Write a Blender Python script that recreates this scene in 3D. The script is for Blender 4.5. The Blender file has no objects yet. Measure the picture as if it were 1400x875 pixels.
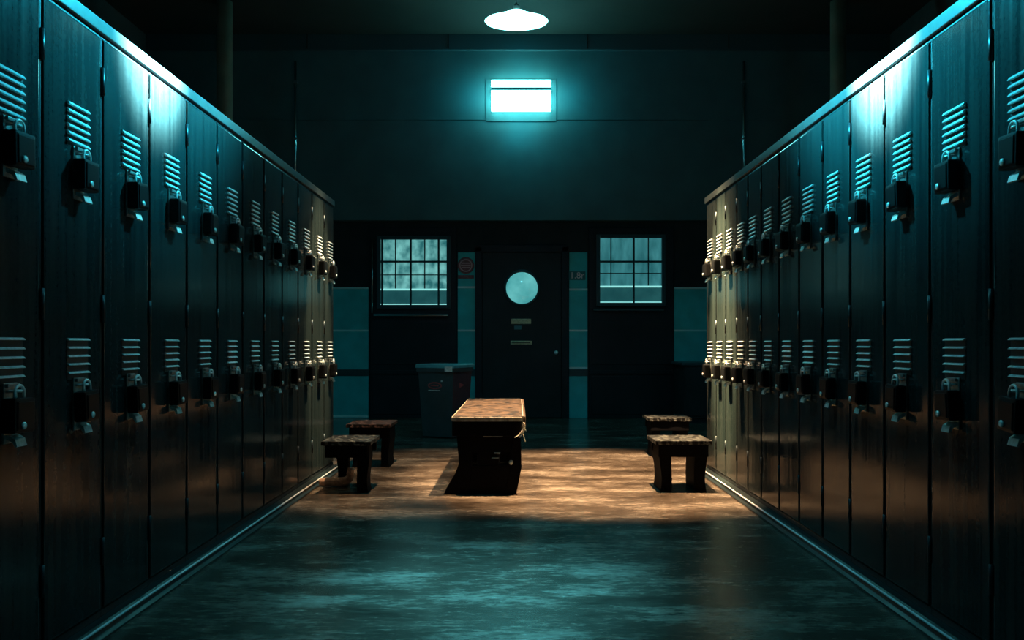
import bpy, bmesh, math, random
from mathutils import Vector, Matrix
random.seed(7)
S = bpy.context.scene
C = S.collection
F = 1100.0                      # focal length in pixels of the 1400 px frame
CAMH = 0.935                    # camera height
VX, VY = 708.0, 470.0           # vanishing point of the aisle
HALF = 1.37                     # aisle centre to locker doors

# ---------------------------------------------------------------- camera
cam_d = bpy.data.cameras.new('camera')
cam_d.sensor_width = 36.0
cam_d.lens = F * 36.0 / 1400.0
cam_d.shift_x = -(VX - 700.0) / 1400.0
cam_d.shift_y = (VY - 437.5) / 1400.0
cam_d.clip_start = 0.05
cam = bpy.data.objects.new('camera', cam_d)
cam.location = (0, 0, CAMH)
cam.rotation_euler = (math.radians(90), 0, 0)
C.objects.link(cam)
S.camera = cam

# ---------------------------------------------------------------- world, exposure
w = bpy.data.worlds.new('world')
S.world = w
w.use_nodes = True
w.node_tree.nodes['Background'].inputs[0].default_value = (0.25, 0.8, 1.0, 1)
w.node_tree.nodes['Background'].inputs[1].default_value = 0.004
S.view_settings.view_transform = 'Standard'
S.view_settings.look = 'None'
S.view_settings.gamma = 1.0
S.view_settings.use_curve_mapping = False
S.view_settings.exposure = 0.0
S.cycles.max_bounces = 6
S.cycles.use_denoising = True

# ---------------------------------------------------------------- lights
TEAL = (0.13, 0.78, 1.0)
WARM = (1.0, 0.62, 0.32)

def light(name, kind, loc, power, color, target=None, **kw):
    d = bpy.data.lights.new(name, kind)
    d.energy = power
    d.color = color
    for k, v in kw.items():
        setattr(d, k, v)
    o = bpy.data.objects.new(name, d)
    o.location = loc
    if target is not None:
        o.rotation_euler = (Vector(target) - Vector(loc)).to_track_quat('-Z', 'Y').to_euler()
    C.objects.link(o)
    return o

# unseen teal spots added over the near lockers: a tight one on the door tops, a wider one along each bank
for sx, pw in ((-1, 1), (1, 1.25)):
    light('locker_top_spot', 'SPOT', (sx * 0.88, 3.05, 2.38), pw * 5600, (0.36, 0.90, 0.95), (sx * 1.37, 3.04, 2.12), spot_size=math.radians(57), spot_blend=1.0, shadow_soft_size=0.04)
    light('locker_bank_spot', 'SPOT', (sx * 0.3, 3.5, 2.80), pw * 2500, (0.02, 0.58, 0.80), (sx * 1.37, 3.25, 2.72), spot_size=math.radians(106), spot_blend=1.0, shadow_soft_size=0.06)
# cold light of the pendant in the aisle
light('pendant_light', 'SPOT', (0.0, 5.5, 3.06), 60, TEAL, (0, 5.9, 0), spot_size=math.radians(155), spot_blend=0.6, shadow_soft_size=0.15)
# unseen cold spots added for the floor's centre streak and the kerb edges
light('aisle_fill_spot', 'SPOT', (-0.12, 3.2, 4.4), 1700, TEAL, (-0.12, 3.05, 0), spot_size=math.radians(21), spot_blend=1.0, shadow_soft_size=0.12)
light('aisle_fill_spot', 'SPOT', (0.0, 2.9, 4.4), 85, TEAL, (0.0, 2.8, 0), spot_size=math.radians(60), spot_blend=0.6, shadow_soft_size=0.08)
# light the wall lamp throws on the wall around it
for x, z, p in ((-0.50, 4.00, 4.0), (0.58, 4.00, 4.0), (0.04, 3.62, 4.5), (0.04, 4.36, 1.6)):
    light('wall_lamp_light', 'POINT', (x, 9.74, z), p, (0.03, 0.70, 0.88), shadow_soft_size=0.12)
# warm ceiling spots over the middle of the room
light('warm_floor_spot', 'SPOT', (0.75, 5.3, 4.5), 6000, WARM, (0.60, 5.66, 0), spot_size=math.radians(38), spot_blend=0.45, shadow_soft_size=0.04)
light('warm_floor_spot', 'SPOT', (-0.75, 5.3, 4.5), 1000, WARM, (-0.55, 5.70, 0), spot_size=math.radians(38), spot_blend=0.45, shadow_soft_size=0.04)
light('warm_locker_spot', 'SPOT', (0.1, 5.6, 4.5), 13000, (1.0, 0.80, 0.40), (1.37, 5.40, 1.15), spot_size=math.radians(12.5), spot_blend=0.7, shadow_soft_size=0.03)
light('warm_locker_spot', 'SPOT', (-0.1, 5.6, 4.5), 2800, (1.0, 0.86, 0.50), (-1.37, 5.55, 1.15), spot_size=math.radians(13), spot_blend=0.6, shadow_soft_size=0.03)

# ---------------------------------------------------------------- materials
def new_mat(name):
    m = bpy.data.materials.new(name)
    m.use_nodes = True
    nt = m.node_tree
    b = nt.nodes['Principled BSDF']
    return m, nt, b

def simple(name, col, rough=0.5, metal=0.0, emit=None, estr=0.0, noise=0.0, nscale=20.0, bump=0.0, stretch=(1, 1, 1)):
    m, nt, b = new_mat(name)
    b.inputs['Base Color'].default_value = (*col, 1)
    b.inputs['Roughness'].default_value = rough
    b.inputs['Metallic'].default_value = metal
    if emit:
        b.inputs['Emission Color'].default_value = (*emit, 1)
        b.inputs['Emission Strength'].default_value = estr
    if noise > 0 or bump > 0:
        tc = nt.nodes.new('ShaderNodeTexCoord')
        mp = nt.nodes.new('ShaderNodeMapping')
        mp.inputs['Scale'].default_value = stretch
        nz = nt.nodes.new('ShaderNodeTexNoise')
        nz.inputs['Scale'].default_value = nscale
        nz.inputs['Detail'].default_value = 6
        nt.links.new(tc.outputs['Object'], mp.inputs[0])
        nt.links.new(mp.outputs[0], nz.inputs[0])
        if noise > 0:
            r = nt.nodes.new('ShaderNodeValToRGB')
            r.color_ramp.elements[0].position = 0.3
            r.color_ramp.elements[1].position = 0.7
            r.color_ramp.elements[0].color = (*[max(0, c * (1 - noise)) for c in col], 1)
            r.color_ramp.elements[1].color = (*[min(1, c * (1 + noise)) for c in col], 1)
            nt.links.new(nz.outputs[0], r.inputs[0])
            nt.links.new(r.outputs[0], b.inputs['Base Color'])
        if bump > 0:
            bp = nt.nodes.new('ShaderNodeBump')
            bp.inputs['Strength'].default_value = bump
            bp.inputs['Distance'].default_value = 0.01
            nt.links.new(nz.outputs[0], bp.inputs['Height'])
            nt.links.new(bp.outputs[0], b.inputs['Normal'])
    return m

def locker_paint():
    m, nt, b = new_mat('locker_paint')
    tc = nt.nodes.new('ShaderNodeTexCoord')
    oi = nt.nodes.new('ShaderNodeObjectInfo')
    add = nt.nodes.new('ShaderNodeVectorMath'); add.operation = 'ADD'
    sc = nt.nodes.new('ShaderNodeVectorMath'); sc.operation = 'SCALE'
    sc.inputs['Scale'].default_value = 37.0
    comb = nt.nodes.new('ShaderNodeCombineXYZ')
    nt.links.new(oi.outputs['Random'], comb.inputs[0])
    nt.links.new(comb.outputs[0], sc.inputs[0])
    nt.links.new(tc.outputs['Object'], add.inputs[0])
    nt.links.new(sc.outputs[0], add.inputs[1])
    mp = nt.nodes.new('ShaderNodeMapping')
    mp.inputs['Scale'].default_value = (34, 34, 1.1)
    nt.links.new(add.outputs[0], mp.inputs[0])
    nz = nt.nodes.new('ShaderNodeTexNoise')
    nz.inputs['Scale'].default_value = 1.0
    nz.inputs['Detail'].default_value = 7
    nt.links.new(mp.outputs[0], nz.inputs[0])
    n2 = nt.nodes.new('ShaderNodeTexNoise')
    n2.inputs['Scale'].default_value = 70.0
    n2.inputs['Detail'].default_value = 5
    nt.links.new(add.outputs[0], n2.inputs[0])
    mx = nt.nodes.new('ShaderNodeMath'); mx.operation = 'MULTIPLY_ADD'
    mx.inputs[1].default_value = 0.25
    nt.links.new(n2.outputs[0], mx.inputs[0])
    m2 = nt.nodes.new('ShaderNodeMath'); m2.operation = 'MULTIPLY'
    m2.inputs[1].default_value = 0.75
    nt.links.new(nz.outputs[0], m2.inputs[0])
    nt.links.new(m2.outputs[0], mx.inputs[2])
    r = nt.nodes.new('ShaderNodeValToRGB')
    r.color_ramp.elements[0].position = 0.36
    r.color_ramp.elements[1].position = 0.66
    r.color_ramp.elements[0].color = (0.010, 0.0155, 0.0165, 1)
    r.color_ramp.elements[1].color = (0.028, 0.035, 0.034, 1)
    nt.links.new(mx.outputs[0], r.inputs[0])
    nt.links.new(r.outputs[0], b.inputs['Base Color'])
    rr = nt.nodes.new('ShaderNodeMapRange')
    rr.inputs[1].default_value = 0.35; rr.inputs[2].default_value = 0.65
    rr.inputs[3].default_value = 0.11; rr.inputs[4].default_value = 0.20
    nt.links.new(mx.outputs[0], rr.inputs[0])
    nt.links.new(rr.outputs[0], b.inputs['Roughness'])
    b.inputs['Metallic'].default_value = 0.0
    b.inputs['Specular IOR Level'].default_value = 0.22
    bp = nt.nodes.new('ShaderNodeBump')
    bp.inputs['Strength'].default_value = 0.035
    bp.inputs['Distance'].default_value = 0.01
    nt.links.new(mx.outputs[0], bp.inputs['Height'])
    nt.links.new(bp.outputs[0], b.inputs['Normal'])
    return m

def floor_mat():
    m, nt, b = new_mat('worn_concrete')
    tc = nt.nodes.new('ShaderNodeTexCoord')
    mp = nt.nodes.new('ShaderNodeMapping')
    mp.inputs['Scale'].default_value = (0.8, 2.2, 1)
    nt.links.new(tc.outputs['Object'], mp.inputs[0])
    n1 = nt.nodes.new('ShaderNodeTexNoise')
    n1.inputs['Scale'].default_value = 1.9; n1.inputs['Detail'].default_value = 9; n1.inputs['Roughness'].default_value = 0.62
    n2 = nt.nodes.new('ShaderNodeTexNoise')
    n2.inputs['Scale'].default_value = 17; n2.inputs['Detail'].default_value = 8; n2.inputs['Roughness'].default_value = 0.7
    nt.links.new(mp.outputs[0], n1.inputs[0]); nt.links.new(mp.outputs[0], n2.inputs[0])
    r = nt.nodes.new('ShaderNodeValToRGB')
    r.color_ramp.elements[0].position = 0.40; r.color_ramp.elements[0].color = (0.016, 0.012, 0.009, 1)
    r.color_ramp.elements[1].position = 0.61; r.color_ramp.elements[1].color = (0.26, 0.225, 0.185, 1)
    e = r.color_ramp.elements.new(0.5); e.color = (0.070, 0.054, 0.041, 1)
    m3 = nt.nodes.new('ShaderNodeMapping'); m3.inputs['Scale'].default_value = (5, 22, 1)
    n3 = nt.nodes.new('ShaderNodeTexNoise'); n3.inputs['Scale'].default_value = 2.6; n3.inputs['Detail'].default_value = 12; n3.inputs['Roughness'].default_value = 0.82
    n3.inputs['Distortion'].default_value = 0.6
    nt.links.new(tc.outputs['Object'], m3.inputs[0]); nt.links.new(m3.outputs[0], n3.inputs[0])
    def mul(src, f, addto=None):
        q = nt.nodes.new('ShaderNodeMath'); q.operation = 'MULTIPLY_ADD' if addto else 'MULTIPLY'
        q.inputs[1].default_value = f
        nt.links.new(src, q.inputs[0])
        if addto: nt.links.new(addto, q.inputs[2])
        return q.outputs[0]
    mixo = mul(n1.outputs[0], 0.50); mixo = mul(n2.outputs[0], 0.22, mixo); mixo = mul(n3.outputs[0], 0.28, mixo)
    class _O: outputs = [mixo]
    mix = _O
    nt.links.new(mix.outputs[0], r.inputs[0]); nt.links.new(r.outputs[0], b.inputs['Base Color'])
    rr = nt.nodes.new('ShaderNodeMapRange')
    rr.inputs[1].default_value = 0.38; rr.inputs[2].default_value = 0.62
    rr.inputs[3].default_value = 0.13; rr.inputs[4].default_value = 0.28
    nt.links.new(n3.outputs[0], rr.inputs[0]); nt.links.new(rr.outputs[0], b.inputs['Roughness'])
    b.inputs['Specular IOR Level'].default_value = 0.38
    bp = nt.nodes.new('ShaderNodeBump'); bp.inputs['Strength'].default_value = 0.30; bp.inputs['Distance'].default_value = 0.006
    nt.links.new(mix.outputs[0], bp.inputs['Height']); nt.links.new(bp.outputs[0], b.inputs['Normal'])
    return m

def glass_view(name, scale, lo, hi):
    """old glazing lit from the room behind it"""
    m, nt, b = new_mat(name)
    tc = nt.nodes.new('ShaderNodeTexCoord')
    mp = nt.nodes.new('ShaderNodeMapping'); mp.inputs['Scale'].default_value = scale
    nz = nt.nodes.new('ShaderNodeTexNoise'); nz.inputs['Scale'].default_value = 5; nz.inputs['Detail'].default_value = 6
    nt.links.new(tc.outputs['Object'], mp.inputs[0]); nt.links.new(mp.outputs[0], nz.inputs[0])
    r = nt.nodes.new('ShaderNodeValToRGB')
    r.color_ramp.elements[0].position = 0.36; r.color_ramp.elements[0].color = (*lo, 1)
    r.color_ramp.elements[1].position = 0.68; r.color_ramp.elements[1].color = (*hi, 1)
    nt.links.new(nz.outputs[0], r.inputs[0]); nt.links.new(r.outputs[0], b.inputs['Emission Color'])
    b.inputs['Emission Strength'].default_value = 1.0
    b.inputs['Base Color'].default_value = (0.02, 0.05, 0.05, 1)
    b.inputs['Roughness'].default_value = 0.08
    return m

M = {
    'locker': locker_paint(),
    'locker_in': simple('locker_dark_gap', (0.012, 0.014, 0.016), 0.6),
    'steel': simple('bare_steel', (0.86, 0.86, 0.82), 0.3, 0.35, noise=0.25, nscale=60),
    'dull_steel': simple('dull_steel', (0.42, 0.43, 0.42), 0.34, 0.8, noise=0.4, nscale=45, bump=0.2),
    'black': simple('black_lock_case', (0.003, 0.003, 0.004), 0.45, 0.0),
    'hinge': simple('dark_hinge', (0.02, 0.025, 0.03), 0.35, 0.6),
    'cap': simple('locker_top_rail', (0.035, 0.045, 0.046), 0.32, 0.0, noise=0.3, nscale=14, bump=0.1),
    'kerb': simple('steel_kerb', (0.018, 0.026, 0.028), 0.3, 0.2, noise=0.3, nscale=20, bump=0.1),
    'edge': simple('kerb_edge_highlight', (0.95, 0.97, 0.97), 0.3, 0.0, noise=0.1, nscale=9),  # near-white diffuse colour stands in for the highlight along the kerb
    'floor': floor_mat(),
    'wall': simple('upper_wall_paint', (0.05, 0.13, 0.14), 0.8, noise=0.12, nscale=3, bump=0.1),
    'wall_low': simple('lower_wall_paint', (0.022, 0.032, 0.036), 0.7, noise=0.2, nscale=4),
    'wall_side': simple('side_wall_paint', (0.05, 0.055, 0.052), 0.8, noise=0.2, nscale=3),
    'ceil': simple('ceiling_paint', (0.032, 0.028, 0.021), 0.85, noise=0.2, nscale=2),
    'beam': simple('beam_paint', (0.03, 0.07, 0.08), 0.8),
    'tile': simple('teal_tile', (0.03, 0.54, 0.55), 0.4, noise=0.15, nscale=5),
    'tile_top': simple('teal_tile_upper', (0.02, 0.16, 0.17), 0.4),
    'tile_line': simple('tile_joint', (0.75, 0.9, 0.85), 0.5),
    'tile_dark': simple('tile_dark_band', (0.02, 0.05, 0.055), 0.5),
    'panel': simple('dark_panel_paint', (0.018, 0.018, 0.024), 0.5, noise=0.2, nscale=4),
    'door': simple('dark_door_paint', (0.016, 0.022, 0.026), 0.5, noise=0.25, nscale=3),
    'frame': simple('dark_window_frame', (0.02, 0.05, 0.06), 0.4),
    'pale': simple('glowing_window_bar', (0.45, 0.75, 0.74), 0.4, emit=(0.28, 0.75, 0.72), estr=1.0),  # emission added so the rails glow like light showing at the sash
    'glass1': glass_view('glazing_left', (1.5, 1, 1.2), (0.022, 0.14, 0.15), (0.19, 0.55, 0.53)),
    'glass2': glass_view('glazing_right', (2.0, 1, 0.6), (0.018, 0.115, 0.13), (0.045, 0.22, 0.24)),
    'glass_low': glass_view('glazing_low', (1, 1, 1), (0.008, 0.055, 0.062), (0.015, 0.085, 0.09)),
    'port': glass_view('porthole_glass', (1, 1, 1), (0.06, 0.33, 0.34), (0.13, 0.50, 0.50)),
    'brass': simple('aged_brass', (0.55, 0.47, 0.30), 0.4, 0.5, noise=0.3, nscale=80),
    'blue_plate': simple('blue_grey_plate', (0.10, 0.2, 0.22), 0.5),
    'red': simple('faded_red', (0.42, 0.07, 0.07), 0.6, noise=0.3, nscale=40),
    'dull_red': simple('dull_red_sign', (0.30, 0.09, 0.10), 0.6, noise=0.3, nscale=30),
    'sign_line': simple('faded_pink_lines', (0.75, 0.40, 0.40), 0.6),
    'letter': simple('pale_lettering', (0.95, 0.70, 0.66), 0.6),
    'lamp': simple('lit_lamp_glass', (0.8, 0.9, 0.9), 0.4, emit=(0.30, 0.96, 0.92), estr=5.0),
    'lamp_wall': simple('lit_wall_diffuser', (0.8, 0.9, 0.9), 0.4, emit=(0.22, 0.95, 0.93), estr=16.0),
    'lamp_near': simple('lit_bulb', (0.8, 0.9, 0.9), 0.4, emit=(0.5, 0.95, 1.0), estr=4.0),
    'divider': simple('lamp_divider', (0.10, 0.35, 0.37), 0.5),
    'housing': simple('lamp_housing', (0.12, 0.16, 0.16), 0.5, 0.2),
    'cord': simple('black_cord', (0.012, 0.014, 0.014), 0.6),
    'column': simple('brown_column_paint', (0.34, 0.22, 0.15), 0.55, noise=0.2, nscale=4),
    'pipe': simple('painted_conduit', (0.75, 0.80, 0.80), 0.16, 1.0),
    'bin': simple('bin_plastic', (0.035, 0.05, 0.055), 0.5, noise=0.2, nscale=9),
    'bin_side': simple('bin_side_plastic', (0.085, 0.045, 0.055), 0.5, noise=0.2, nscale=9),
    'bin_lid': simple('bin_lid_sheen', (0.12, 0.34, 0.38), 0.22, noise=0.2, nscale=9),  # the teal sheen on the lid is put into its colour
    'tag': simple('pale_tag', (0.6, 0.6, 0.58), 0.5, noise=0.3, nscale=60),
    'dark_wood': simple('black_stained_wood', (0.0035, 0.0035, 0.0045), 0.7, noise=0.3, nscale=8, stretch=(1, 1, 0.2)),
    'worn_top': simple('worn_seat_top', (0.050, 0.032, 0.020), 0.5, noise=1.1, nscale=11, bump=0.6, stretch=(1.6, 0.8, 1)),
    'rim': simple('pale_rim', (0.30, 0.27, 0.22), 0.5, noise=0.5, nscale=40),  # paler than the seat and apron
    'stool_top': simple('speckled_worn_stool_top', (0.022, 0.023, 0.021), 0.5, noise=6.0, nscale=38, bump=1.0),
    'stool_red': simple('reddish_worn_stool_top', (0.030, 0.016, 0.014), 0.5, noise=4.0, nscale=38, bump=0.9),
    'cloth': simple('frayed_pale_cloth', (0.75, 0.70, 0.58), 0.8, noise=0.2, nscale=60, bump=0.5),
    'towel': simple('pink_beige_towel', (0.55, 0.36, 0.28), 0.85, noise=0.25, nscale=60, bump=0.6),
}

for k, v in (('dark_wood', 0.04), ('black', 0.2), ('stool_top', 0.3), ('stool_red', 0.3), ('worn_top', 0.3), ('panel', 0.25), ('door', 0.25), ('wall_low', 0.2)):
    M[k].node_tree.nodes['Principled BSDF'].inputs['Specular IOR Level'].default_value = v

for k in ('stool_top', 'stool_red'):     # worn pale flecks on the stool tops
    rp = [q for q in M[k].node_tree.nodes if q.type == 'VALTORGB'][0].color_ramp
    rp.elements[0].position = 0.48; rp.elements[1].position = 0.66

# ---------------------------------------------------------------- helpers
def P(px, py, d):
    """point seen at that pixel of the photograph at distance d"""
    return ((px - VX) * d / F, d, CAMH + (VY - py) * d / F)

class MB:
    def __init__(s):
        s.bm = bmesh.new(); s.mats = []
    def mi(s, m):
        if m not in s.mats: s.mats.append(m)
        return s.mats.index(m)
    def box(s, x0, x1, y0, y1, z0, z1, m, bev=0.0, mat=None):
        r = bmesh.ops.create_cube(s.bm, size=1.0)
        vs = r['verts']
        for v in vs:
            v.co = Vector((x0 + (v.co.x + .5) * (x1 - x0), y0 + (v.co.y + .5) * (y1 - y0), z0 + (v.co.z + .5) * (z1 - z0)))
        fs = set(f for v in vs for f in v.link_faces)
        if bev > 0:
            es = list(set(e for v in vs for e in v.link_edges))
            b = bmesh.ops.bevel(s.bm, geom=es, offset=bev, segments=2, affect='EDGES', profile=0.7)
            fs = set(b['faces']) | set(f for f in fs if f.is_valid)
            vs = list(set(v for f in fs for v in f.verts))
        i = s.mi(m)
        for f in fs: f.material_index = i
        if mat is not None:
            bmesh.ops.transform(s.bm, matrix=mat, verts=vs)
        return vs
    def prism(s, pts, y0, y1, m, axis='y', bev=0.0):
        """polygon pts (a, b) extruded; axis y: (x, z) outline; axis x: (y, z); axis z: (x, y)"""
        def mk(a, b, t):
            return {'y': (a, t, b), 'x': (t, a, b), 'z': (a, b, t)}[axis]
        v0 = [s.bm.verts.new(mk(a, b, y0)) for a, b in pts]
        v1 = [s.bm.verts.new(mk(a, b, y1)) for a, b in pts]
        fs = [s.bm.faces.new(v0), s.bm.faces.new(list(reversed(v1)))]
        n = len(pts)
        for k in range(n):
            fs.append(s.bm.faces.new((v0[k], v1[k], v1[(k + 1) % n], v0[(k + 1) % n])))
        bmesh.ops.recalc_face_normals(s.bm, faces=fs)
        i = s.mi(m)
        for f in fs: f.material_index = i
        if bev > 0:
            es = list(set(e for f in fs for e in f.edges))
            b = bmesh.ops.bevel(s.bm, geom=es, offset=bev, segments=2, affect='EDGES', profile=0.7)
            for f in b['faces']: f.material_index = i
        return v0 + v1
    def lathe(s, prof, m, n=40, center=(0, 0, 0), axis='z', cap=True):
        rings = []
        for r, h in prof:
            ring = []
            for k in range(n):
                a = 2 * math.pi * k / n
                c, d = r * math.cos(a), r * math.sin(a)
                p = (c, d, h) if axis == 'z' else ((c, h, d) if axis == 'y' else (h, c, d))
                ring.append(s.bm.verts.new(Vector(p) + Vector(center)))
            rings.append(ring)
        fs = []
        for a, b in zip(rings, rings[1:]):
            for k in range(n):
                fs.append(s.bm.faces.new((a[k], a[(k + 1) % n], b[(k + 1) % n], b[k])))
        if cap:
            fs.append(s.bm.faces.new(list(reversed(rings[0])))); fs.append(s.bm.faces.new(rings[-1]))
        bmesh.ops.recalc_face_normals(s.bm, faces=fs)
        i = s.mi(m)
        for f in fs:
            f.material_index = i; f.smooth = True
        return [v for r in rings for v in r]
    def tube(s, pts, r, m, n=10, radii=None):
        pts = [Vector(p) for p in pts]
        rings = []
        up = Vector((0.13, 0.31, 0.94)).normalized()
        for k, p in enumerate(pts):
            t = (pts[min(k + 1, len(pts) - 1)] - pts[max(k - 1, 0)]).normalized()
            a = t.cross(up)
            if a.length < 0.05: a = t.cross(Vector((1, 0, 0)))
            a.normalize(); b = t.cross(a).normalized()
            rr = radii[k] if radii else r
            rings.append([s.bm.verts.new(p + a * rr * math.cos(q) + b * rr * math.sin(q)) for q in [2 * math.pi * j / n for j in range(n)]])
        fs = []
        for a, b in zip(rings, rings[1:]):
            for k in range(n):
                fs.append(s.bm.faces.new((a[k], a[(k + 1) % n], b[(k + 1) % n], b[k])))
        fs.append(s.bm.faces.new(list(reversed(rings[0])))); fs.append(s.bm.faces.new(rings[-1]))
        bmesh.ops.recalc_face_normals(s.bm, faces=fs)
        i = s.mi(m)
        for f in fs:
            f.material_index = i; f.smooth = True
    def mesh(s, name):
        me = bpy.data.meshes.new(name)
        s.bm.to_mesh(me); s.bm.free()
        for m in s.mats: me.materials.append(M[m])
        return me
    def build(s, name, parent=None, loc=(0, 0, 0), **tags):
        return link(name, s.mesh(name), parent, loc, **tags)

def link(name, data, parent=None, loc=(0, 0, 0), **tags):
    o = bpy.data.objects.new(name, data)
    o.location = loc
    if parent is not None: o.parent = parent
    for k, v in tags.items(): o[k] = v
    C.objects.link(o)
    return o

def thing(name, label, cat, loc=(0, 0, 0), rz=0.0, group=None):
    o = bpy.data.objects.new(name, None)
    o.empty_display_size = 0.1
    o.location = loc; o.rotation_euler = (0, 0, rz)
    o['label'] = label; o['category'] = cat
    if group: o['group'] = group
    C.objects.link(o)
    return o

def children(o):
    return [c for c in bpy.data.objects if c.parent == o]

def copy_tree(o, parent=None):
    c = o.copy(); C.objects.link(c); c.parent = parent
    for ch in children(o): copy_tree(ch, c)
    return c

STR = dict(kind='structure')

# ---------------------------------------------------------------- the room
CEIL = 4.76
XW = 4.6
YB = 10.15                      # lower back wall, recessed under the upper wall
YU = 10.0                       # upper back wall
b = MB(); b.box(-XW, XW, -1.6, YB + .1, -0.1, 0, 'floor'); b.build('floor', **STR)
b = MB(); b.box(-XW, XW, -1.6, YB + .1, CEIL, CEIL + .1, 'ceil'); b.build('ceiling', **STR)
b = MB(); b.box(-XW - .1, -XW, -1.6, YB + .1, 0, CEIL, 'wall_side'); b.build('wall_left', **STR)
b = MB(); b.box(XW, XW + .1, -1.6, YB + .1, 0, CEIL, 'wall_side'); b.build('wall_right', **STR)
b = MB(); b.box(-XW, XW, -1.7, -1.6, 0, CEIL, 'wall_side'); b.build('wall_front', **STR)
H_STEP = P(0, 301, YU)[2]
H_LEDGE = P(0, 163, YU)[2]
b = MB()
b.box(-XW, XW, YU, YB + .2, H_STEP, CEIL, 'wall')
b.box(-XW, XW, YB, YB + .2, 0, H_STEP, 'wall_low')
b.build('wall_back', **STR)
b = MB(); b.box(-XW + .01, XW - .01, YU - .007, YU, H_LEDGE - .012, H_LEDGE, 'wall', .003); b.build('trim_1', **STR)
# ceiling beam along the back wall, with its joints
b = MB()
b.box(-XW + .005, XW - .005, 9.94, YU, P(0, 68, 9.94)[2], CEIL, 'beam', .008)
for px in (613, 803, 420, 996):
    x = P(px, 0, 9.94)[0]
    b.box(x - .008, x + .008, 9.932, 9.95, P(0, 67, 9.94)[2], CEIL, 'cord')
b.build('trim_2', **STR)

def yz(py, d=YB): return P(0, py, d)[2]
def xz(px, d=YB): return P(px, 0, d)[0]

# teal tile strips between the doors and windows
def tile_strip(n, p0, p1, ptop, joints):
    b = MB()
    x0, x1 = xz(p0), xz(p1)
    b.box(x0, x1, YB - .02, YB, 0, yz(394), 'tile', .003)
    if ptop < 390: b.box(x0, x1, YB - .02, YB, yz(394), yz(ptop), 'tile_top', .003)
    for j in joints:
        b.box(x0, x1, YB - .024, YB - .0195, yz(j) - .012, yz(j) + .012, 'tile_line')
    b.box(x0, x1, YB - .03, YB - .0195, yz(514), yz(505), 'tile_dark')
    b.build('trim_%d' % n, **STR)
tile_strip(3, 380, 504, 393, (452, 394, 569))
tile_strip(4, 626, 650, 345, (452, 393, 569))
tile_strip(5, 778, 803, 345, (452, 396, 503))
tile_strip(6, 921, 1010, 393, (452, 394, 565))

# dark wall panels carrying the windows
def dark_panel(n, p0, p1):
    b = MB()
    x0, x1 = xz(p0), xz(p1)
    b.box(x0, x1, YB - .05, YB, 0, yz(312), 'panel', .006)
    b.box(x0 + .03, x1 - .03, YB - .062, YB - .045, yz(498), yz(440), 'panel', .006)
    b.box(x0 + .03, x1 - .03, YB - .062, YB - .045, yz(566), yz(514), 'panel', .006)
    b.box(x0, x1, YB - .075, YB - .045, yz(511), yz(506), 'door', .004)
    b.build('trim_%d' % n, **STR)
dark_panel(7, 507, 624)
dark_panel(8, 805, 920)

def window(n, p0, p1, ptop, pbar, pbot, vmain, vthin, hthin, glass, psill):
    y = YB - .05
    root = bpy.data.objects.new('window_%d' % n, None); root['kind'] = 'structure'
    root.location = (xz((p0 + p1) / 2, y), y, yz(pbot, y)); C.objects.link(root)
    ox, oy, oz = root.location
    X = lambda p: xz(p, y) - ox
    Z = lambda p: yz(p, y) - oz
    b = MB()
    t = .045
    b.box(X(p0) - t, X(p0), -.055, 0, Z(pbot) - t, Z(ptop) + t, 'frame', .005)
    b.box(X(p1), X(p1) + t, -.055, 0, Z(pbot) - t, Z(ptop) + t, 'frame', .005)
    b.box(X(p0), X(p1), -.055, 0, Z(ptop), Z(ptop) + t, 'frame', .005)
    b.box(X(p0), X(p1), -.055, 0, Z(pbot) - t, Z(pbot), 'frame', .005)
    b.build('window_frame', root)
    b = MB()
    b.box(X(p0), X(p1), -.012, -.002, Z(pbar), Z(ptop), glass)
    b.build('pane', root)
    b = MB(); b.box(X(p0), X(p1), -.012, -.002, Z(pbot), Z(pbar), 'glass_low'); b.build('pane', root)
    b = MB()
    for v in vmain: b.box(X(v) - .012, X(v) + .012, -.040, -.010, Z(pbot), Z(ptop), 'frame', .003)
    for v in vthin: b.box(X(v) - .007, X(v) + .007, -.026, -.011, Z(pbar), Z(ptop), 'frame')
    b.box(X(p0), X(p1), -.038, -.010, Z(358) - .012, Z(358) + .012, 'frame', .003)
    for v in hthin: b.box(X(p0), X(p1), -.026, -.011, Z(v) - .006, Z(v) + .006, 'frame')
    b.build('glazing_bar', root)
    b = MB(); b.box(X(p0), X(p1), -.034, -.012, Z(pbar) - .010, Z(pbar) + .010, 'pale', .003)
    b.box(X(p0), X(p1), -.034, -.012, Z(pbot) - .002, Z(pbot) + .014, 'pale', .003); b.build('glowing_sash_rail', root)
    b = MB(); b.box(X(p0) - .08, X(p1) + .02, -.085, 0, Z(psill) - .012, Z(psill) + .012, 'pipe' if n == 1 else 'frame', .004); b.build('window_sill', root)
window(1, 521, 611, 328, 396, 417, (523, 562, 600), (541, 581), (376,), 'glass1', 431)
window(2, 820, 904, 326, 392, 414, (866,), (835, 886), (374,), 'glass2', 424)

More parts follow.
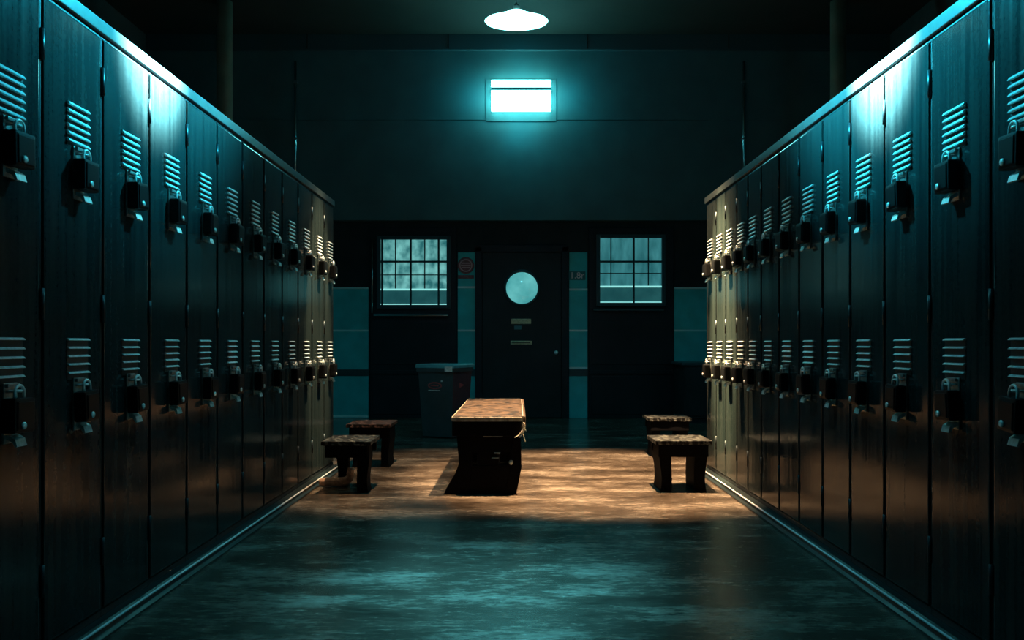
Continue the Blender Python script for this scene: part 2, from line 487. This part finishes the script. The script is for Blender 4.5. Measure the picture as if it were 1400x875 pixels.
# centre door with a porthole
def make_door():
    y = YB - .03
    root = bpy.data.objects.new('door_1', None); root['kind'] = 'structure'
    root.location = (xz(713.5, y), y, 0); C.objects.link(root)
    ox = root.location.x
    X = lambda p, d=y: xz(p, d) - ox
    Z = lambda p, d=y: yz(p, d)
    b = MB()
    b.box(X(650), X(659), -.05, .03, 0, Z(338), 'panel', .006)
    b.box(X(768), X(777), -.05, .03, 0, Z(338), 'panel', .006)
    b.box(X(650), X(777), -.05, .03, Z(345), Z(336), 'panel', .006)
    b.build('door_frame', root)
    b = MB()
    b.box(X(659.5), X(767.5), -.02, .025, .008, Z(345.5), 'door', .005)
    b.build('door_leaf', root)
    cx, cz, r = X(713.5), Z(394), 22 * y / F
    b = MB()
    prof = [(r + .03, -.018), (r + .03, -.034), (r + .012, -.042), (r - .004, -.036), (r - .004, -.018)]
    b.lathe(prof, 'frame', 48, (cx, 0, cz), 'y', cap=False)
    b.build('porthole_rim', root)
    b = MB()
    prof = [(r * math.cos(a), -.022 - .05 * math.sin(a)) for a in [math.pi / 2 * k / 10 for k in range(10)]] + [(0.002, -.072)]
    b.lathe(prof, 'port', 48, (cx, 0, cz), 'y')
    b.build('porthole_glass', root)
    b = MB(); b.box(X(699), X(726), -.032, -.019, Z(443), Z(436), 'brass', .004); b.build('upper_plate', root)
    b = MB(); b.box(X(703), X(713), -.030, -.019, Z(450.5), Z(445.5), 'blue_plate', .004); b.build('small_plate', root)
    b = MB(); b.box(X(698), X(727), -.032, -.019, Z(471), Z(466), 'brass', .004)
    b.box(X(700), X(725), -.036, -.031, Z(469), Z(468), 'panel'); b.build('letter_slot', root)
    b = MB(); b.lathe([(.022, -.019), (.022, -.026), (.010, -.03), (.010, -.05), (.024, -.06), (.026, -.075), (.014, -.088), (.001, -.09)], 'steel', 20, (X(760), 0, Z(482)), 'y')
    b.build('door_knob', root)
make_door()

# baseboards: steel kerbs along the foot of both locker banks
Y0L, Y1L = 1507 * .001312, 5.985
RU = [.001318, .001544, .001774, .001994, .0022, .0024, .0026, .0028, .003005, .00318, .00334, .00352, .00369, .00388]
Y0R, Y1R = 1507 * RU[0], 1507 * RU[-1] + .02
for side, sx, y0, y1 in (('left', -1, Y0L, Y1L), ('right', 1, Y0R, Y1R)):
    b = MB()
    pts = [(sx * 1.305, 0), (sx * 1.305, .008), (sx * 1.322, .014), (sx * 1.330, .030), (sx * 1.345, .034), (sx * 1.385, .034), (sx * 1.385, 0)]
    b.prism(pts, y0 - .01, y1 + .01, 'kerb', 'y', .002)
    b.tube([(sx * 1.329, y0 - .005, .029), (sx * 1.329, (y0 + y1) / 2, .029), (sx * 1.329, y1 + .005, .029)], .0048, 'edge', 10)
    b.build('baseboard_' + side, **STR)
    b = MB()          # rail along the top of the bank
    pts = [(sx * 1.369, 1.954), (sx * 1.364, 1.957), (sx * 1.364, 1.998), (sx * 1.371, 2.004), (sx * 1.82, 2.004), (sx * 1.82, 1.952)]
    b.prism(pts, y0 - .005, y1 + .012, 'cap', 'y', .003)
    b.build('trim_%d' % (9 if sx < 0 else 10), **STR)

# ---------------------------------------------------------------- lockers
ORD = ['', 'second', 'third', 'fourth', 'fifth', 'sixth', 'seventh', 'eighth', 'ninth', 'tenth', 'eleventh', 'twelfth', 'thirteenth']

def vent_mesh(n, pitch, hood, out):
    b = MB()
    wv = .060
    for k in range(n):
        z = -k * pitch
        b.box(-wv, wv, -.0016, 0.0, z - pitch * .98, z - pitch * hood, 'locker_in')
        # raised hood of a slat: slopes outward, bright bare top
        b.prism([(0.0, z), (-out * .5, z - .001), (-out, z - pitch * hood * .8), (-out, z - pitch * hood), (-.001, z - pitch * hood)], -wv, wv, 'steel', 'x')
    return b.mesh('vent')

def latch_mesh():
    b = MB()
    b.box(-.030, .030, -.006, 0, -.162, 0, 'dull_steel', .002)
    # staple the lock hangs from
    b.tube([(-.016, -.004, -.022), (-.016, -.026, -.022), (.0, -.034, -.022), (.016, -.026, -.022), (.016, -.004, -.022)], .0035, 'steel', 8)
    b.box(-.026, .026, -.016, -.005, -.012, -.002, 'dull_steel', .002)
    # lift handle under the lock
    b.prism([(-.004, -.138), (-.014, -.140), (-.030, -.150), (-.036, -.170), (-.030, -.172), (-.022, -.158), (-.004, -.149)], -.020, .024, 'steel', 'x', .001)
    for x in (-.018, .018):
        b.lathe([(.005, -.006), (.005, -.010), (.002, -.011)], 'steel', 10, (x, 0, -.112), 'y')
    return b.mesh('latch')

def make_padlock():
    t = thing('padlock', '', 'padlock')
    b = MB()
    b.box(-.042, .042, -.048, -.009, -.104, -.010, 'black', .008)
    b.box(-.034, .034, -.051, -.046, -.096, -.020, 'black', .003)
    b.build('lock_body', t)
    b = MB()
    r = .019
    pts = [(-r, -.030, -.02), (-r, -.030, .004)] + [(-r * math.cos(a), -.030, .004 + r * math.sin(a)) for a in [math.pi * k / 8 for k in range(1, 8)]] + [(r, -.030, .004), (r, -.030, -.02)]
    b.tube(pts, .0042, 'steel', 8)
    b.build('shackle', t)
    b = MB()
    b.lathe([(.010, -.051), (.010, -.054), (.003, -.055)], 'steel', 14, (-.012, 0, -.084), 'y')
    b.build('keyhole', t)
    return t

VU, VL, LM = vent_mesh(6, .0225, .46, .011), vent_mesh(5, .0255, .27, .010), latch_mesh()
HB = MB(); HB.lathe([(.007, -.045), (.007, .045)], 'hinge', 12); HM = HB.mesh('hinge')
PAD = make_padlock()
pad_used = [False]

def place_padlock(loc, rz, label, group):
    o = copy_tree(PAD) if pad_used[0] else PAD
    pad_used[0] = True
    o.location = loc
    o.rotation_euler = (0, random.uniform(-.08, .08), rz + random.uniform(-.04, .04))
    o['label'] = label; o['group'] = group

Z_VU, Z_VL = 1.675, 0.952
def make_locker(side, sx, y0, y1, n, total):
    wd = y1 - y0
    mid = (y0 + y1) / 2
    far = total - 1 - n
    bank = side + ' bank'
    if n == 0: which = 'nearest the viewer'
    elif far == 0: which = 'at the very far end'
    elif n <= total // 2: which = ORD[n] + ' from the near end'
    else: which = ORD[far] + ' from the far end'
    tone = 'gold-lit' if mid > 4.95 else ('shiny teal' if 2.5 < mid < 3.6 else 'dark teal')
    lab = '%s metal locker, %s of the %s' % (tone, which, bank)
    rz = math.radians(90) if sx < 0 else math.radians(-90)
    t = thing('locker', lab, 'locker', (sx * HALF, mid, 0), rz, 'metal lockers in the ' + bank)
    h = wd / 2
    b = MB()
    b.box(-h + .0005, h - .0005, .014, .45, .034, 1.952, 'locker_in' , 0)
    b.box(-h + .0005, -h + .007, .006, .03, .060, 1.950, 'locker', .0015)
    b.box(h - .007, h - .0005, .006, .03, .060, 1.950, 'locker', .0015)
    b.box(-h + .0005, h - .0005, .005, .03, .034, .058, 'locker', .002)
    b.box(-h + .007, h - .007, .006, .03, 1.942, 1.952, 'locker', .0015)
    b.build('body', t)
    b = MB()
    b.box(-h + .0115, h - .0115, 0.0, .0155, .064, 1.938, 'locker', .004)
    d = b.build('door', t)
    off = 0.018 * (1 if sx < 0 else -1)
    link('vent', VU, d, (off, 0, Z_VU)); link('vent', VL, d, (off, 0, Z_VL))
    link('latch', LM, d, (off, 0, Z_VU - .132)); link('latch', LM, d, (off, 0, Z_VL - .122))
    hx = (h - .004) * (1 if sx > 0 else -1)
    for hz in (1.80, 1.05, .25):
        link('hinge', HM, d, (hx, .001, hz))
    # two padlocks hanging on the latches
    R = Matrix.Rotation(rz, 4, 'Z')
    for lv, zz in (('upper', Z_VU - .132 - .030), ('lower', Z_VL - .122 - .030)):
        p = R @ Vector((off, 0, 0)) + Vector((sx * HALF, mid, zz))
        place_padlock(p, rz, 'black padlock, %s latch of locker %s, %s' % (lv, which, bank), '%s row of padlocks, %s' % (lv, bank))

left = [1507 * (.001536 + .000224 * k) for k in range(-1, 12)]
left[-1] = Y1L
for i in range(12): make_locker('left', -1, left[i], left[i + 1], i, 12)
right = [1507 * u for u in RU]
for i in range(13): make_locker('right', 1, right[i], right[i + 1], i, 13)

# ---------------------------------------------------------------- padded centre bench
def centre_bench():
    d0, d1 = 4.97, 6.56
    x0, x1 = P(617, 0, d0)[0], P(711, 0, d0)[0] + .012
    t = thing('bench', 'long dark bench with worn brown top standing in the middle of the aisle', 'bench', ((x0 + x1) / 2, (d0 + d1) / 2, 0))
    ox, oy = t.location.x, t.location.y
    X0, X1, A, B = x0 - ox, x1 - ox, d0 - oy, d1 - oy
    b = MB()
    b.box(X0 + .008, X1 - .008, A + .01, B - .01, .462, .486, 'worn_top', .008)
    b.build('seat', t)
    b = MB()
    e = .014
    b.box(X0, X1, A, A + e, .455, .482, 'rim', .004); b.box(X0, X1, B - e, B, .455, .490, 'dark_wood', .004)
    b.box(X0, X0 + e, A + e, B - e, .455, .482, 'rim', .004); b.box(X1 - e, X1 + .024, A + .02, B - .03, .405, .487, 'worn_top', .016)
    b.build('seat_rim', t, label='pale edge')
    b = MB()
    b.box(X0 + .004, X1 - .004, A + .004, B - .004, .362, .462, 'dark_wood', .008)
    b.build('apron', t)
    b = MB(); b.box(-.02, .10, A - .001, A + .01, .358, .364, 'rim', .001); b.build('light_streak_strip', t, label='thin pale strip standing in for the light streak under the front edge')  # pale strip painted for the streak of light in the gap below the apron
    def pd(px, py): return ((px - VX) * d0 / F - ox, CAMH + (VY - py) * d0 / F)
    def pedestal(y, flip=False):
        b = MB()
        z = lambda pts: [pd(*p) for p in pts]
        top = CAMH + (VY - 598) * d0 / F
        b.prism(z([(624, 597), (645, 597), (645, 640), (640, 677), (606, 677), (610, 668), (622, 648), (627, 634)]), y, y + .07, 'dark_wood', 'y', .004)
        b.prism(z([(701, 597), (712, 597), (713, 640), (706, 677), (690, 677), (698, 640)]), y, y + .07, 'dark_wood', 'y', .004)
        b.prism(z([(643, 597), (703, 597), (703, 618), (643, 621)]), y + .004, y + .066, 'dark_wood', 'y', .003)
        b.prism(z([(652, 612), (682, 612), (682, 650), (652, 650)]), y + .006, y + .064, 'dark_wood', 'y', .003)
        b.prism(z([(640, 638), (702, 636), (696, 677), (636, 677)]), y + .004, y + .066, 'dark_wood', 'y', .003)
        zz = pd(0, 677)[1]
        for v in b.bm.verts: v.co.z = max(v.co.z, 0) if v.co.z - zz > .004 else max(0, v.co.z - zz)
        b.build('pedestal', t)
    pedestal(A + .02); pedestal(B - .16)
    b = MB(); b.box(-.035, .035, A + .06, B - .12, .16, .24, 'dark_wood', .006); b.build('stretcher', t)
    b = MB()
    b.box(.045, .085, A + .008, A + .022, .255, .262, 'dull_steel', .001); b.box(.03, .075, A + .008, A + .022, .225, .231, 'dull_steel', .001)
    b.lathe([(.014, A + .022), (.014, A + .006), (.004, A + .002)], 'dull_steel', 12, (.15, 0, .20), 'y')
    b.build('fitting', t)
    return x1
bx1 = centre_bench()

# frayed strap over the right edge of the bench
t = thing('strap', 'frayed pale strap hanging at the front right corner of the centre bench', 'strap', (bx1 - .002, 4.955, .485))
rs = random.Random(4)
def strand(name, p, q, r):
    b = MB()
    n = 8
    pts = [tuple(p[i] + (q[i] - p[i]) * k / n + rs.uniform(-.004, .004) * (i != 1) for i in range(3)) for k in range(n + 1)]
    b.tube(pts, r, 'cloth', 6, [r * (1 - .5 * k / n) for k in range(n + 1)])
    b.build(name, t)
strand('strap_band', (.018, .0, -.035), (.008, 0, -.105), .006)
strand('frayed_end', (.010, .0, -.085), (-.042, -.002, -.128), .0045)
strand('frayed_end', (.008, .0, -.095), (.020, 0, -.150), .004)
strand('frayed_end', (.004, -.003, -.10), (-.014, -.003, -.125), .0035)
strand('frayed_end', (.016, .0, -.07), (-.010, -.004, -.096), .0035)
strand('frayed_end', (.010, .0, -.05), (.026, -.002, -.085), .003)

# ---------------------------------------------------------------- low stools
def stool(label, cx, cy, wd, dp, h, top, legs, rz=0.0, group='low stools by the locker ends'):
    """legs: (x0, x1, y0, y1) footprints; curved outline"""
    t = thing('stool', label, 'stool', (cx, cy, 0), rz, group)
    b = MB()
    # top with gently uneven edge
    n = 7
    pts = []
    rnd = random.Random(int(abs(cx * 1000)))
    for k in range(n): pts.append((-wd / 2 + wd * k / n, -dp / 2 + rnd.uniform(-.004, .004)))
    for k in range(n): pts.append((wd / 2 + rnd.uniform(-.004, .004), -dp / 2 + dp * k / n))
    for k in range(n): pts.append((wd / 2 - wd * k / n, dp / 2 + rnd.uniform(-.004, .004)))
    for k in range(n): pts.append((-wd / 2 + rnd.uniform(-.004, .004), dp / 2 - dp * k / n))
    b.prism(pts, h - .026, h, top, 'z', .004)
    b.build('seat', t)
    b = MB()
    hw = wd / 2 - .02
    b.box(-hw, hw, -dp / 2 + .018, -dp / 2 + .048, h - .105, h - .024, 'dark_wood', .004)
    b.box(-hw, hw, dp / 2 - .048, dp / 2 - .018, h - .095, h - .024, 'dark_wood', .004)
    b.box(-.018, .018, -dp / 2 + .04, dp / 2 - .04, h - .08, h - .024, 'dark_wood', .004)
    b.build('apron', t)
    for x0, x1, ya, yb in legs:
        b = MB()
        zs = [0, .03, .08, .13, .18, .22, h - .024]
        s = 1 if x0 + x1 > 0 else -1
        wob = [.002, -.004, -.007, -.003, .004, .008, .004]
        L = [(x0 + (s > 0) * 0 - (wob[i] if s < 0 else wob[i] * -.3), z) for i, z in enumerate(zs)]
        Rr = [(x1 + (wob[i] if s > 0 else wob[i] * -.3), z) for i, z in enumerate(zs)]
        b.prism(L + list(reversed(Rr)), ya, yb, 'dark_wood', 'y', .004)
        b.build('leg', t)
    return t

def legs2(wd, dp):
    h = wd / 2
    return [(-h + .035, -h + .105, -dp / 2 + .03, dp / 2 - .03), (h - .105, h - .03, -dp / 2 + .04, dp / 2 - .03)]
W, D, H = .355, .33, .325
stool('low black stool with speckled top beside the right lockers, nearer of two', 1.045, 5.22, W, D, H, 'stool_top', legs2(W, D))
stool('low dark stool beyond the end of the right lockers, behind a similar one', 1.250, 6.76, W, D, H, 'stool_top', legs2(W, D))
stool('low black stool with speckled top beside the left lockers, nearer of two', -1.075, 5.20, .31, .36, H, 'stool_top',
      [(-.12, -.045, .115, .172), (.065, .135, -.15, -.03)])
stool('low dark stool with reddish top beyond the end of the left lockers', -1.125, 6.22, .335, .36, H + .005, 'stool_red',
      [(-.13, -.07, -.13, .13), (.09, .15, -.13, .13)])

# bent pinkish roll under the near left stool
b = MB()
pts = [(-.115, 0, .028), (-.08, 0, .030), (-.03, 0, .030), (.02, 0, .030), (.055, .004, .034), (.075, .01, .050), (.084, .015, .080), (.086, .02, .120)]
b.tube(pts, .03, 'towel', 14, [.022, .030, .030, .030, .030, .029, .027, .020])
b.build('towel', loc=(-1.182, 5.265, .001), label='rolled pinkish towel with bent end under the near left stool', category='towel')

# ---------------------------------------------------------------- rubbish bin
def make_bin():
    t = thing('trash_bin', 'dark square bin with teal-sheen lid and red marks by the back wall', 'bin', (-.735, 8.15, 0), math.radians(-24))
    b = MB()
    w0, w1, d0, d1, h = .165, .20, .165, .20, .70
    v = [(-w0, -d0, .01), (w0, -d0, .01), (w0, d0, .01), (-w0, d0, .01), (-w1, -d1, h), (w1, -d1, h), (w1, d1, h), (-w1, d1, h)]
    vs = [b.bm.verts.new(p) for p in v]
    fs = []
    for q, mm in (((0, 1, 5, 4), 'bin'), ((1, 2, 6, 5), 'bin_side'), ((2, 3, 7, 6), 'bin'), ((3, 0, 4, 7), 'bin'), ((3, 2, 1, 0), 'bin'), ((4, 5, 6, 7), 'bin')):
        f = b.bm.faces.new([vs[k] for k in q]); f.material_index = b.mi(mm); fs.append(f)
    b.box(-w1 - .012, w1 + .012, -d1 - .012, d1 + .012, h - .045, h - .005, 'bin', .006)
    b.build('bin_body', t)
    b = MB()
    b.prism([(-w1 - .02, h - .006), (w1 + .02, h - .006), (w1 + .02, h + .022), (w1 + .005, h + .034), (-w1 - .005, h + .034), (-w1 - .02, h + .022)], -d1 - .02, d1 + .02, 'bin_lid', 'y', .006)
    b.build('lid', t, label='lid with painted teal sheen')
    b = MB(); b.box(.12, .20, -d1 - .032, -d1 - .018, h - .04, h + .010, 'tag', .004); b.build('lid_tag', t, label='crumpled pale tag')
    # red oval mark on the front, red arrow on the side, both following the tapered faces
    tilt = math.atan2(d1 - d0, h - .01)
    b = MB()
    N = 28
    ring = []
    for ra, rb in ((.080, .036), (.064, .022)):
        ring.append([b.bm.verts.new((ra * math.cos(2 * math.pi * k / N), 0, rb * math.sin(2 * math.pi * k / N))) for k in range(N)])
    for k in range(N):
        f = b.bm.faces.new((ring[0][k], ring[0][(k + 1) % N], ring[1][(k + 1) % N], ring[1][k])); f.material_index = b.mi('red')
    b.box(-.045, .040, -.002, .001, -.006, .008, 'red')
    b.box(-.075, .055, -.002, .001, -.052, -.044, 'tag')
    b.box(.070, .092, -.002, .001, .040, .052, 'tag')
    zc = .52
    yc = -(d0 + (d1 - d0) * (zc - .01) / (h - .01)) - .004
    o = b.build('red_mark', t, (-.01, yc, zc), label='faded red oval mark'); o.rotation_euler = (tilt, 0, 0)
    b = MB(); b.prism([(-.045, -.028), (.055, .0), (-.045, .028)], -.001, .002, 'red', 'x')
    o = b.build('red_arrow', t, (-yc, -.02, zc), label='red arrow mark'); o.rotation_euler = (0, tilt, 0)
make_bin()

# dark low cabinet in the corner behind the right lockers
t = thing('cabinet', 'dark low cabinet against the back wall behind the right lockers', 'cabinet', (2.33, 9.75, 0))
b = MB()
b.box(-.38, .38, -.30, .34, .06, .68, 'door', .008); b.box(-.34, .34, -.27, .32, 0, .07, 'panel')
b.build('body', t)
b = MB(); b.box(-.41, .41, -.33, .35, .68, .715, 'frame', .006); b.build('cabinet_top', t)
for s in (-1, 1):
    b = MB(); b.box(-.365 if s < 0 else .006, -.006 if s < 0 else .365, -.318, -.299, .09, .65, 'door', .004); dd = b.build('door', t)
    b = MB(); b.box(s * .04 - .008, s * .04 + .008, -.34, -.317, .36, .46, 'dull_steel', .003); b.build('handle', dd)

# ---------------------------------------------------------------- signs on the tile strips
ys = YB - .024
def round_sign():
    cx, _, cz = P(637, 363, ys)
    t = thing('round_sign', 'dull red round sign with bars on the tile strip left of the door', 'sign', (cx, ys, cz))
    b = MB()
    b.lathe([(.105, 0), (.105, -.008), (.098, -.011), (.001, -.011)], 'dull_red', 36, (0, 0, 0), 'y'); b.build('disc', t)
    b = MB()
    b.lathe([(.082, -.011), (.082, -.0135), (.066, -.0135), (.066, -.011)], 'sign_line', 36, (0, 0, 0), 'y', cap=False)
    for zc, hw in ((.028, .052), (0, .062), (-.028, .052)): b.box(-hw, hw, -.0135, -.0105, zc - .007, zc + .007, 'sign_line')
    b.build('marking', t)
    b = MB(); b.box(-.10, .10, -.008, 0, -.165, -.122, 'dull_red', .003); b.build('lower_plate', t)
round_sign()
cx, _, cz = P(789, 377, ys)
t = thing('number_sign', 'small plate with pale characters on the tile strip right of the door', 'sign', (cx, ys, cz))
b = MB(); b.box(-.105, .105, -.006, 0, -.055, .055, 'tile_top', .003); b.build('plate', t)
cu = bpy.data.curves.new('lettering', 'FONT'); cu.body = '1.8r'; cu.size = .115; cu.extrude = .0015; cu.align_x = 'CENTER'; cu.align_y = 'CENTER'
cu.materials.append(M['letter'])
tmp = link('lettering_curve', cu)
bpy.context.view_layer.update()
me = bpy.data.meshes.new_from_object(tmp)
bpy.data.objects.remove(tmp)
o = link('lettering', me, t, (0, -.008, 0)); o.rotation_euler = (math.radians(90), 0, 0)

# ---------------------------------------------------------------- columns and conduits
for px, d, r, nm in ((307, 9.0, .085, 'left'), (1146, 9.0, .085, 'right')):
    b = MB(); x = P(px, 0, d)[0]
    b.lathe([(r, .0), (r, CEIL)], 'column', 32)
    b.lathe([(r + .03, 0), (r + .03, .10), (r, .13)], 'column', 32, cap=False)
    b.build('column', loc=(x, d, 0), label='brownish round column rising behind the %s lockers' % nm, category='column', group='columns at the back of the room')
for px, nm in ((404, 'left'), (1017, 'right')):
    d = YU - .05
    x = P(px, 0, d)[0]
    t = thing('conduit', 'thin vertical pipe catching teal light on the back wall, %s side' % nm, 'pipe', (x, d, H_STEP), 0, 'thin pipes on the back wall')
    b = MB(); b.lathe([(.016, .0), (.016, P(0, 84, d)[2] - H_STEP)], 'pipe', 16); b.build('pipe', t)
    b = MB()
    for z in (.4, 1.0, 1.7): b.box(-.026, .026, -.02, .05, z - .012, z + .012, 'housing', .003)
    b.build('bracket', t)
# slim bright strip added for the highlight on the frame beside the left window
b = MB(); b.lathe([(.012, 0), (.012, yz(328) - yz(428))], 'pipe', 12)
b.build('conduit', loc=(xz(509, YB - .066), YB - .066, yz(428)), label='added bright strip for the highlight on the frame beside the left window', category='pipe')

# ---------------------------------------------------------------- lamps
px, _, pz = P(706, 29, 5.5)
t = thing('pendant_lamp', 'round glowing pendant lamp hanging high over the middle of the aisle', 'lamp', (px, 5.5, pz))
b = MB()
b.lathe([(.004, .070), (.055, .066), (.085, .050), (.150, .028), (.205, .010), (.217, .0), (.205, -.012), (.12, -.020), (.004, -.024)], 'lamp', 56)
o = b.build('lamp_shade', t); o.rotation_euler = (math.radians(7.5), 0, 0)
b = MB(); b.lathe([(.022, .066), (.022, .10), (.010, .12)], 'housing', 16); b.build('lamp_holder', t)
b = MB(); b.lathe([(.004, .11), (.004, CEIL - pz - .03)], 'cord', 8); b.build('cord', t)
b = MB(); b.lathe([(.03, CEIL - pz - .05), (.06, CEIL - pz - .01), (.06, CEIL - pz)], 'housing', 20); b.build('ceiling_rose', t)

x0, _, z0 = P(671.5, 149.5, YU - .14); x1, _, z1 = P(753.5, 109, YU - .14)
cx, cz = (x0 + x1) / 2, (z0 + z1) / 2
t = thing('wall_lamp', 'glowing rectangular wall lamp high on the back wall above the door', 'lamp', (cx, YU, cz))
hw, hh = (x1 - x0) / 2, (z1 - z0) / 2
zs = P(0, 121, YU - .14)[2] - cz
b = MB(); b.box(-hw - .07, hw + .07, -.012, 0, -hh - .11, hh + .05, 'wall', .004); b.build('backplate', t)
b = MB()
b.box(-hw + .004, hw - .004, -.03, -.012, -hh + .01, hh - .01, 'housing', .002); b.box(-hw, hw, -.137, -.03, zs - .019, zs + .019, 'divider', .002)

b.build('housing', t)
b = MB(); b.box(-hw, hw, -.14, -.030, zs + .0195, hh - .001, 'lamp_wall', .008); b.build('diffuser', t)
b = MB(); b.box(-hw, hw, -.14, -.030, -hh, zs - .0195, 'lamp_wall', .008); b.build('diffuser', t)
